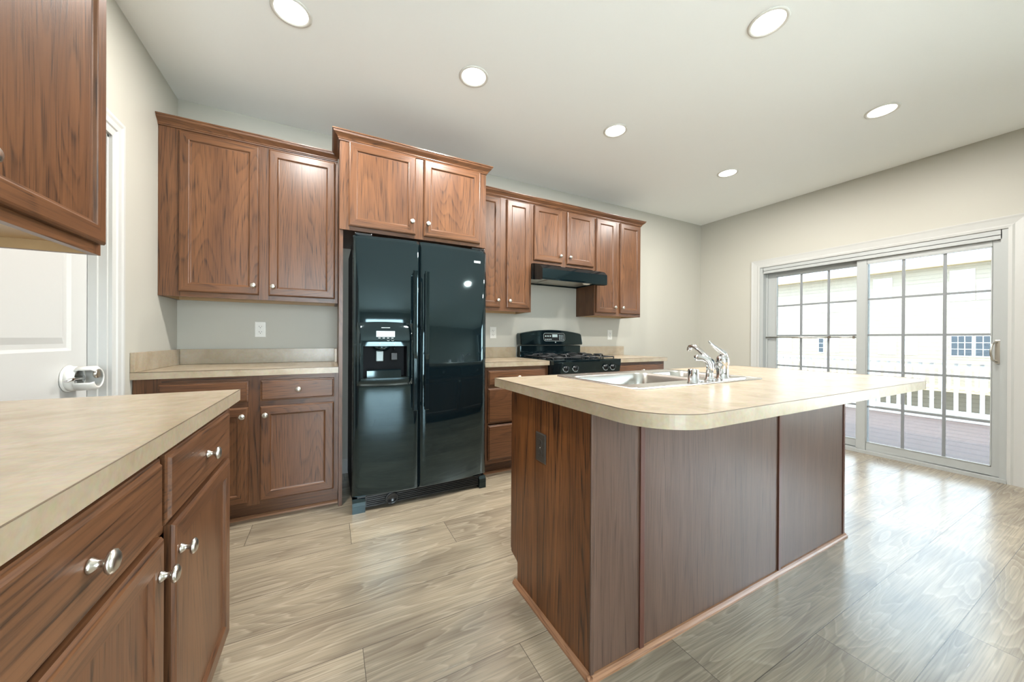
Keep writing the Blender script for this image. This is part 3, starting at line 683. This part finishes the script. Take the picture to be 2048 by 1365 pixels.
# dispenser
dp = MB(); DX0, DX1, DZ0, DZ1 = 1.069, 1.402, .801, 1.197
def dface(x): return bow(x)-.020
nx = 14; xs = [DX0+(DX1-DX0)*k/nx for k in range(nx+1)]+[HX0, HX1]; xs = sorted(set(xs)); zs = [DZ0, HZ0, HZ1, DZ1]
arch = lambda x: .008*(1-((x-(DX0+DX1)/2)/((DX1-DX0)/2))**2)
G = [[dp.bm.verts.new((x, dface(x), z+(arch(x) if j == 3 else -arch(x)*.6 if j == 0 else 0))) for j, z in enumerate(zs)] for x in xs]
for i in range(len(xs)-1):
    for j in range(3):
        if j == 1 and xs[i] >= HX0-1e-6 and xs[i+1] <= HX1+1e-6: continue
        dp.face((G[i][j], G[i+1][j], G[i+1][j+1], G[i][j+1]), 0, True)
Bk = [[dp.bm.verts.new((x, bow(x)+.004, z+(arch(x) if j else -arch(x)*.6))) for j, z in enumerate((DZ0, DZ1))] for x in xs]
for i in range(len(xs)-1):
    dp.face((G[i][0], Bk[i][0], Bk[i+1][0], G[i+1][0])); dp.face((G[i][3], G[i+1][3], Bk[i+1][1], Bk[i][1]))
dp.face((G[0][0], G[0][1], G[0][2], G[0][3], Bk[0][1], Bk[0][0])); dp.face((G[-1][0], Bk[-1][0], Bk[-1][1], G[-1][3], G[-1][2], G[-1][1]))
dis = dp.build('dispenser', BLACK, c)
yb0 = -.705
mb = MB(); hv = [(HX0, HZ0), (HX1, HZ0), (HX1, HZ1), (HX0, HZ1)]
mb.loops([[(x, dface(x)+.0004, z) for x, z in hv], [(x, yb0, z) for x, z in hv]], [0], None, 0)
mb.build('recess', RECESS, dis)
xm = (HX0+HX1)/2
MB().lathe([(.056, 0), (.052, -.012), (.030, -.030), (.012, -.034)], (xm-.02, -.762, HZ1-.002), (0, 0, 1), 20).build('ice_chute', BLACK, dis)
MB().box(xm-.052, xm-.008, -.757, -.747, .950, 1.018, bev=.005).build('ice_paddle', DISPLAY, dis)
MB().box(xm+.040, xm+.082, -.752, -.742, .955, 1.006, bev=.004).lathe([(.005, 0), (.005, .03)], (xm+.06, -.76, 1.02), (0, 0, 1), 10).build('water_paddle', BLACKP, dis)
MB().prism([(-.808, HZ0+.001), (-.712, HZ0+.001), (-.712, HZ0+.014), (-.800, HZ0+.052), (-.808, HZ0+.046)], 'x', HX0+.020, HX1-.036).build('drip_tray', BLACK, dis)
def plate_on(x0, x1, z0, z1, name, mat, out=.001):
    mb = MB(); n = 4; V = [[mb.bm.verts.new((x0+(x1-x0)*k/n, dface(x0+(x1-x0)*k/n)-out, z)) for z in (z0, z1)] for k in range(n+1)]
    Bq = [[mb.bm.verts.new((x0+(x1-x0)*k/n, dface(x0+(x1-x0)*k/n)+.002, z)) for z in (z0, z1)] for k in range(n+1)]
    for k in range(n):
        mb.face((V[k][0], V[k+1][0], V[k+1][1], V[k][1])); mb.face((V[k][1], V[k+1][1], Bq[k+1][1], Bq[k][1])); mb.face((V[k][0], Bq[k][0], Bq[k+1][0], V[k+1][0]))
    for k in (0, n): mb.face((V[k][0], V[k][1], Bq[k][1], Bq[k][0]))
    return mb.build(name, mat, dis)
plate_on(1.180, 1.292, 1.108, 1.146, 'display', DISPLAY)
plate_on(1.210, 1.262, 1.165, 1.169, 'name_mark', MARK)
for k in range(4): x = 1.192+k*.026; plate_on(x, x+.013, 1.099, 1.103, 'button_mark', MARK)
for k in range(2): x = 1.244+k*.027; MB().tube([(x, dface(x)-.0015, 1.089), (x+.004, dface(x)-.0015, 1.084), (x+.009, dface(x)-.0015, 1.083), (x+.014, dface(x)-.0015, 1.088)], .0012, 6).build('button_mark', MARK, dis)
for x in (1.198, 1.286): plate_on(x, x+.006, 1.060, 1.069, 'button_mark', MARK)
# grille and feet
mb = MB()
for k in range(5): mb.box(RX0+.085, RX1-.06, -.762, -.752, .026+k*.012, .033+k*.012)
mb.box(RX0+.03, RX1-.03, -.752, -.70, .018, .094).box(RX0+.08, RX1-.05, -.764, -.75, .086, .094)
mb.build('toe_grille', BLACKP, c)
for x0, x1 in ((RX0, RX0+.075), (RX1-.055, RX1-.004)): MB().prism([(-.775, .0), (-.700, .0), (-.700, .085), (-.755, .085), (-.775, .068)], 'x', x0, x1).build('foot', BLACK, c)
MB().lathe([(.040, 0), (.040, .010), (.032, .014), (.030, .008), (0, .008)], (1.283, -.760, .055), (0, -1, 0), 24).build('filter_cap', BLACKP, c)
for x in (RX0+.06, RX1-.06): MB().box(x-.05, x+.05, -.745, -.60, 1.7525, 1.768, bev=.004).build('hinge_cover', BLACKP, c)

# ================================================================== RANGE + HOOD
c = thing('gas_range', 'black gas range with four burners standing between the two back countertops', 'stove', (0, 0, 0))
GX0, GX1 = 2.607, 3.370
MB().box(GX0, GX1, -.640, -.03, .0, .895).build('range_body', BLACKM, c)
mb = MB().box(GX0-.002, GX1+.002, -.690, -.10, .895, .917, bev=.004); mb.box(GX0+.03, GX1-.03, -.62, -.13, .9165, .919); mb.build('cooktop', BLACK, c)
cp = MB().prism([(-.640, .800), (-.676, .800), (-.690, .895), (-.640, .895)], 'x', GX0, GX1).build('control_panel', BLACK, c)
for x in (2.735, 2.838, 3.185, 3.272):
    k = MB().lathe([(.027, 0), (.027, .004), (.022, .006), (.020, .024), (.016, .028), (0, .028)], (x, -.683, .845), (0, -1, .147), 22)
    k.box(x-.004, x+.004, -.717, -.708, .828, .866); k.build('knob', BLACKP, c)
    MB().lathe([(.0325, 0), (.0325, .0010), (.0308, .0010), (.0308, 0)], (x, -.6828, .845), (0, -1, .147), 28).build('dial_marks', MARK, cp)
MB().box(GX0+.002, GX1-.002, -.680, -.642, .200, .790, bev=.006).build('oven_door', BLACK, c)
MB().tube([(GX0+.06, -.70, .745), (GX0+.06, -.725, .745), (GX1-.06, -.725, .745), (GX1-.06, -.70, .745)], .011, 10).build('oven_handle', BLACKP, c)
MB().box(GX0+.002, GX1-.002, -.675, -.642, .03, .190, bev=.006).build('storage_drawer', BLACK, c)
# back guard: lower apron and arched console
MB().box(GX0+.006, GX1-.004, -.088, -.025, .9175, 1.032, bev=.004).build('backguard_apron', BLACK, c)
mb = MB(); n = 20; fr_, bk_ = [], []
def tz(x): u = (x-(GX0+GX1)/2)/((GX1-GX0)/2+.01); return 1.155+.042*(1-u*u)
pts = [(GX0+.002, 1.040), (GX1+.006, 1.040), (GX1+.012, 1.060), (GX1+.002, 1.150)]+[(GX1-.010-(GX1-GX0-.014)*k/n, tz(GX1-.010-(GX1-GX0-.014)*k/n)) for k in range(n+1)]+[(GX0-.002, 1.145)]
A = [mb.bm.verts.new((x, -.102+(z-1.04)*.12, z)) for x, z in pts]; B = [mb.bm.verts.new((x, -.020, z)) for x, z in pts]
A2 = [mb.bm.verts.new((x+(.006 if x < 2.7 else -.006 if x > 3.3 else 0), -.112+(z-1.04)*.12, z+(.005 if z < 1.05 else -.006))) for x, z in pts]
for U, V_ in ((A2, A), (A, B)):
    for k in range(len(pts)): mb.face((U[k], U[(k+1) % len(pts)], V_[(k+1) % len(pts)], V_[k]))
mb.face(A2); mb.face(B[::-1]); con = mb.build('backguard_console', BLACK, c)
def cons(pts, name, mat, out=.0015):
    mb = MB(); A = [mb.bm.verts.new((x, -.112+(z-1.04)*.12-out, z)) for x, z in pts]; B = [mb.bm.verts.new((x, -.112+(z-1.04)*.12+.001, z)) for x, z in pts]
    for k in range(len(pts)): mb.face((A[k], A[(k+1) % len(pts)], B[(k+1) % len(pts)], B[k]))
    mb.face(A); mb.face(B[::-1]); return mb.build(name, mat, con)
cons(rrect(2.880, 3.142, 1.082, 1.160, .022), 'clock_panel', BLACKP, .002)
mb_out = rrect(2.878, 3.144, 1.080, 1.162, .023)
MB().tube([(x, -.112+(z-1.04)*.12-.002, z) for x, z in mb_out+[mb_out[0]]], .0013, 6).build('clock_border', MARK, con)
cons([(2.985, 1.120), (3.050, 1.120), (3.050, 1.150), (2.985, 1.150)], 'clock_display', DISPLAY, .003)
for k in range(4): x = 2.895+k*.021; cons([(x, 1.092), (x+.013, 1.092), (x+.013, 1.102), (x, 1.102)], 'touch_key', DISPLAY, .003)
for k in range(3): x = 2.895+k*.028; cons([(x, 1.125), (x+.016, 1.125), (x+.016, 1.137), (x, 1.137)], 'touch_key', DISPLAY, .003)
for j in range(4):
    for k in range(3): x = 3.070+k*.022; z = 1.092+j*.015; cons([(x, z), (x+.014, z), (x+.014, z+.007), (x, z+.007)], 'touch_key', DISPLAY, .003)
MB().lathe([(.006, 0), (.006, .003), (0, .003)], (3.02, -.110, 1.066), (0, -1, 0), 14).build('emblem', MARK, con)
# burners + grates
for bx in (2.79, 3.19):
    for by in (-.25, -.50): MB().lathe([(.052, 0), (.050, .008), (.036, .010), (.036, .018), (.030, .020), (0, .020)], (bx, by, .9185), (0, 0, 1), 22).build('burner', IRON, c)
for gx in (2.79, 3.19):
    mb = MB(); x0, x1, y0, y1, zt_ = gx-.150, gx+.150, -.625, -.130, .955
    def bar(p): mb.tube(p, .0075, 6, flat=.8)
    for y in (-.50, -.25):
        bar([(x0, y-.02, .92), (x0+.010, y-.02, zt_-.005), (x0+.03, y-.02, zt_), (gx-.03, y-.02, zt_)]); bar([(x1, y+.02, .92), (x1-.010, y+.02, zt_-.005), (x1-.03, y+.02, zt_), (gx+.03, y+.02, zt_)])
        bar([(gx, y-.115, .92), (gx, y-.110, zt_-.005), (gx, y-.09, zt_), (gx, y-.03, zt_)]); bar([(gx, y+.115, .92), (gx, y+.110, zt_-.005), (gx, y+.09, zt_), (gx, y+.03, zt_)])
    for y in (y0, y1, -.375): bar([(x0, y, .935), (x1, y, .935)])
    for x in (x0, x1): bar([(x, y0, .935), (x, y1, .935)])
    for x in (x0, x1):
        for y in (y0, y1): bar([(x, y, .918), (x, y, .935)])
    mb.build('grate', IRON, c)
c = thing('range_hood', 'black under-cabinet range hood above the gas range', 'range hood', (0, 0, 0))
prof = [(-.003, 1.813), (-.003, 1.668), (-.30, 1.668), (-.36, 1.655), (-.46, 1.640), (-.498, 1.640), (-.502, 1.655), (-.500, 1.738), (-.46, 1.775), (-.40, 1.798), (-.33, 1.8135)]
# shell with an open underside
mb = MB(); n = len(prof)
for x in (2.607, 3.368):
    mb.prism(prof, 'x', x, x+.006 if x < 3 else x-.006)
top = prof[5:]+[prof[0]]
A = [mb.bm.verts.new((2.613, y, z)) for y, z in top]; B = [mb.bm.verts.new((3.362, y, z)) for y, z in top]
inn = [(y+.006 if y < -.02 else y, z-.006 if z > 1.7 else z) for y, z in top]
C_ = [mb.bm.verts.new((2.613, y, z)) for y, z in inn]; D_ = [mb.bm.verts.new((3.362, y, z)) for y, z in inn]
for k in range(len(top)-1): mb.face((A[k], A[k+1], B[k+1], B[k])); mb.face((C_[k], D_[k], D_[k+1], C_[k+1]))
mb.face((A[0], B[0], D_[0], C_[0])); mb.box(2.613, 3.362, -.010, -.003, 1.668, 1.8125)
mb.build('hood_shell', BLACK, c)
MB().box(2.614, 3.361, -.47, -.012, 1.682, 1.690).build('under_panel', FILTER, c)
MB().box(2.80, 3.08, -.40, -.10, 1.676, 1.681).build('grease_filter', FILTER, c)
MB().lathe([(.045, 0), (.043, -.018), (.03, -.036), (0, -.042)], (3.19, -.40, 1.681), (0, 0, 1), 20).build('light_lens', LENS, c)
for x in (3.00, 3.04): MB().box(x-.012, x+.012, -.462, -.448, 1.668, 1.681).build('switch', BLACKP, c)

# ================================================================== SINK + FAUCET
c = thing('kitchen_sink', 'stainless steel double bowl drop-in sink set in the island countertop', 'sink', (0, 0, 0))
ZS = CZ1+.0065
mb = MB(); BOWLS = [(1.958, 2.440, -2.118, -1.766), (2.482, 2.735, -2.118, -1.766)]
def loop3(pts, z): return [(x, y, z) for x, y in pts]
rim_o = rrect(SX0, SX1, SY0, SY1, .03, 5)
Vo0 = [mb.bm.verts.new((x, y, CZ1+.0008)) for x, y in rim_o]
rim_i = rrect(SX0+.012, SX1-.012, SY0+.012, SY1-.012, .022, 5)
Vo1 = [mb.bm.verts.new((x, y, ZS)) for x, y in rrect(SX0+.005, SX1-.005, SY0+.005, SY1-.005, .026, 5)]
Vo2 = [mb.bm.verts.new((x, y, ZS-.0035)) for x, y in rim_i]
for U, V_ in ((Vo0, Vo1), (Vo1, Vo2)):
    for k in range(len(U)): mb.face((U[k], U[(k+1) % len(U)], V_[(k+1) % len(U)], V_[k]), 0, True)
es = [mb.bm.edges.new((Vo2[i], Vo2[(i+1) % len(Vo2)])) if not mb.bm.edges.get((Vo2[i], Vo2[(i+1) % len(Vo2)])) else mb.bm.edges.get((Vo2[i], Vo2[(i+1) % len(Vo2)])) for i in range(len(Vo2))]
bl = []
for x0, x1, y0, y1 in BOWLS:
    V = [mb.bm.verts.new((x, y, ZS-.0035)) for x, y in rrect(x0, x1, y0, y1, .055, 6)]; bl.append(V)
    es += [mb.bm.edges.new((V[i], V[(i+1) % len(V)])) for i in range(len(V))]
bmesh.ops.triangle_fill(mb.bm, use_beauty=True, use_dissolve=False, edges=es)
mb.build('sink_deck', STEEL, c)
for (x0, x1, y0, y1) in BOWLS:
    mb = MB(); L_ = []
    for i, z, r in ((0, ZS-.0035, .055), (.006, ZS-.012, .055), (.014, ZS-.10, .055), (.022, ZS-.160, .055), (.040, ZS-.176, .05), (.07, ZS-.180, .04)):
        L_.append(loop3(rrect(x0+i, x1-i, y0+i, y1-i, r, 6), z))
    mb.loops(L_, [0], None, 0, True); o = mb.build('bowl', STEEL, c)
    MB().lathe([(.043, 0), (.040, .003), (.030, .001), (0, .001)], ((x0+x1)/2, (y0+y1)/2, ZS-.180), (0, 0, 1), 22).build('drain', CHROME, o)
MB().lathe([(.020, 0), (.019, .004), (.010, .006), (0, .006)], (2.365, -2.168, ZS-.003), (0, 0, 1), 18).build('hole_cap', CHROME, c)
FZ = ZS-.003
FX, FY = 2.552, -2.158
c = thing('faucet', 'chrome single-lever kitchen faucet on the sink deck', 'faucet', (FX, FY, FZ))
MB().lathe([(.031, 0), (.031, .004), (.026, .007), (.026, .058), (.0265, .060), (.0265, .066), (.0285, .068), (.0285, .088), (.026, .098), (.020, .108), (.010, .114), (0, .115)], (0, 0, 0), (0, 0, 1), 28).build('body', CHROME, c)
MB().prism(rrect(-.07, .16, -.030, .030, .029, 8), 'z', 0, .004).build('escutcheon', CHROME, c)
sp_ = [(-.004, .010, .038), (.006, .05, .066), (.018, .095, .103), (.028, .135, .130), (.035, .165, .146), (.040, .185, .150), (.043, .198, .146), (.0440, .202, .139)]
MB().tube(sp_, [.015, .0145, .0135, .0130, .0130, .0130, .0125, .0120], 14, flat=.8).lathe([(.011, 0), (.0125, -.004), (.0125, -.016), (.010, -.018)], (.0440, .202, .142), (0, 0, 1), 16).build('spout', CHROME, c)
MB().tube([(.012, -.006, .100), (.006, 0, .118), (-.012, .010, .134), (-.030, .020, .150), (-.044, .028, .164), (-.054, .034, .178)], [.020, .019, .015, .011, .008, .005], 14, flat=.75).build('lever', CHROME, c)
c = thing('side_sprayer', 'chrome pull-out side sprayer between the faucet and the chrome cup', 'sprayer', (2.452, -2.160, FZ))
MB().lathe([(.022, 0), (.022, .003), (.017, .006), (.0155, .03), (.0150, .034)], (0, 0, 0), (0, 0, 1), 20).build('holder', CHROME, c)
MB().tube([(0, 0, .030), (.002, -.002, .055), (.002, -.001, .072), (-.004, .006, .090), (-.014, .022, .100), (-.024, .040, .100), (-.030, .052, .096)], [.0145, .0160, .0165, .0165, .0155, .0145, .0135], 16).build('spray_head', CHROME, c)
MB().tube([(.014, -.012, .062), (.010, -.010, .088), (-.002, .006, .106)], [.004, .005, .004], 8).build('trigger', BLACKP, c)
c = thing('air_gap_cap', 'chrome cylindrical air gap cap on the near edge of the sink deck', 'air gap', (2.292, -2.192, FZ))
MB().lathe([(.024, 0), (.024, .002), (.0215, .003), (.0215, .054), (.0200, .058), (0, .059)], (0, 0, 0), (0, 0, 1), 26).build('cap', CHROME, c)
MB().box(-.024, -.0205, -.004, .004, .040, .052).build('vent_slot', BLACKP, c)

# ================================================================== CEILING LIGHTS
def can(label, x, y, parts=True):
    c = thing('recessed_light', label, 'ceiling light', (x, y, ZC), 0, 'recessed ceiling lights')
    MB().lathe([(.090, -.0005), (.088, -.005), (.080, -.007), (.0745, -.0045), (.072, -.0005)], (0, 0, 0), (0, 0, 1), 40).build('trim_ring', PLATE, c)
    MB().lathe([(.0735, -.0008), (.073, -.0025), (0, -.0032)], (0, 0, 0), (0, 0, 1), 40).build('lamp_lens', LAMP, c)
    l = bpy.data.lights.new('lamp_light', 'AREA'); l.shape = 'DISK'; l.size = .12; l.energy = CAN_W; l.color = (1, .97, .93); l.spread = math.pi
    o = bpy.data.objects.new('lamp_light', l); link(o, c); o.location = (0, 0, -.012)
    return c
can('recessed ceiling light nearest the left wall cabinet', .745, -1.11)
can('recessed ceiling light in front of the refrigerator', 1.700, -1.13)
can('recessed ceiling light in front of the range hood', 2.871, -1.12)
can('recessed ceiling light nearest the far corner, smallest in view', 4.322, -1.115)
can('recessed ceiling light nearest the patio door, at right', 4.347, -2.172)
can('recessed ceiling light over the island, largest at top right', 2.888, -2.175)

# ================================================================== OUTSIDE
st('ground', MB().box(XR+.2, 70, -45, 60, -2.9, -2.8), BOUNCE_GROUND)
c = thing('deck', 'red-brown board deck outside the patio door', 'deck', (0, 0, 0))
DXR = 9.25
MB().box(XR+.16, DXR+.05, -4.5, 2.5, -.14, -.10).build('deck_boards', DECKM, c)
MB().box(DXR+.05, DXR+.09, -4.5, 2.5, -.36, -.102).build('edge_board', RAILW, c)
c = thing('deck_railing', 'white baluster railing along the edge of the deck', 'railing', (DXR, 0, 0))
MB().box(-.045, .045, -4.5, 2.5, .765, .800).build('top_rail', RAILW, c)
MB().box(-.02, .02, -4.5, 2.5, -.02, .05).box(-.03, .03, -4.5, 2.5, -.098, -.05).build('bottom_rail', RAILW, c)
y = -2.66
k = 0
while y < 1.5:
    b = MB().box(-.018, .018, y-.019, y+.019, .05, .765).build('baluster', RAILW, c); y += .1195
for y in (-4.4, 1.62): MB().box(-.05, .05, y-.05, y+.05, -.098, .95).build('post', RAILW, c)
# house across the yard
HXF = 27.5
def hz(z): return 1.10+(z-1.10)*2.2
def hy(y): return -3.155+(y+3.155)*2.2
c = thing('house', 'cream-sided house across the yard seen through the patio door glass', 'house', (HXF, 0, -2.8))
def hb(mb, y0, y1, z0, z1, x0, x1): return mb.box(x0, x1, hy(y0), hy(y1), hz(z0)+2.8, hz(z1)+2.8)
hb(MB(), -8, 9, -.67, 2.78, 0, 6).build('siding_wall', SIDING, c)
EZ = hz(2.77)+2.8
MB().prism([(-.45, EZ), (-.40, EZ+.12), (5, EZ+2.6), (10, EZ+.1), (10, EZ)], 'y', hy(-8.3), hy(9.3)).build('roof', SHINGLE, c)
MB().box(-.52, -.43, hy(-8.3), hy(9.3), EZ-.05, EZ+.16).box(-.43, 0, hy(-8.3), hy(9.3), EZ-.03, EZ-.005).build('gutter', SOFFIT, c)
for y in (-3.0, -.7, 1.9): MB().lathe([(.06, 0), (.06, .35)], (1.8, hy(y), EZ+.95), (0, 0, 1), 12).build('roof_vent', GASKET, c)
def hwin(y0, y1, z0, z1, cols, rows, pane):
    mb = hb(MB(), y0-.022, y1+.022, z0-.03, z1+.03, -.03, 0)
    o = mb.build('window', RAILW, c)
    hb(MB(), y0, y1, z0, z1, -.035, -.0305).build('pane', pane, o)
    mb = MB()
    for i in range(1, cols): y = y0+(y1-y0)*i/cols; hb(mb, y-.006, y+.006, z0, z1, -.045, -.0355)
    for j in range(1, rows): z = z0+(z1-z0)*j/rows; hb(mb, y0, y1, z-.006, z+.006, -.0452, -.0356)
    if cols > 1 or rows > 1: mb.build('muntins', RAILW, o)
hwin(-1.085, -.81, .79, 1.208, 3, 3, PANE); hwin(-1.42, -1.136, .79, 1.208, 3, 3, PANE)
hwin(.05, .322, .80, 1.16, 3, 3, PANEL); hwin(-.29, -.095, .80, 1.16, 2, 3, PANEL)
hwin(-1.10, -.80, 2.0, 2.30, 2, 1, PANEL); hwin(-1.44, -1.16, 2.0, 2.30, 2, 1, PANEL); hwin(-1.10, -.80, 2.365, 2.61, 1, 1, RAILW); hwin(.13, .42, 2.19, 2.60, 1, 1, PANEL)
hwin(1.12, 1.335, .81, 1.15, 3, 3, PANEL); hwin(1.43, 1.53, .78, 1.15, 1, 3, PANE); hwin(2.2, 2.5, .80, 1.15, 3, 3, PANEL); hwin(1.1, 1.5, 1.9, 2.1, 2, 1, PANEL)
# neighbouring deck under those windows
c = thing('neighbor_deck', 'white railed raised deck along the cream-sided house across the yard', 'deck', (HXF-3.2, 0, 0))
MB().box(0, 3.15, hy(-4), hy(3.2), hz(.16)-.1, hz(.16)).build('deck_boards', SOFFIT, c)
MB().box(-.06, .06, hy(-4), hy(3.2), hz(.16)+.92, hz(.16)+1.02).box(-.03, .03, hy(-4), hy(3.2), hz(.16)+.06, hz(.16)+.16).build('rail', RAILW, c)
y = hy(-3.9)
mb = MB()
while y < hy(3.1): mb.box(-.025, .025, y-.04, y+.04, hz(.16)+.001, hz(.16)+.93); y += .24
mb.build('balusters', RAILW, c)
for y in (-3.9, -2, 0, 2, 3.1): MB().box(-.08, .08, hy(y)-.08, hy(y)+.08, -2.8, hz(.16)+1.1).build('post', RAILW, c)
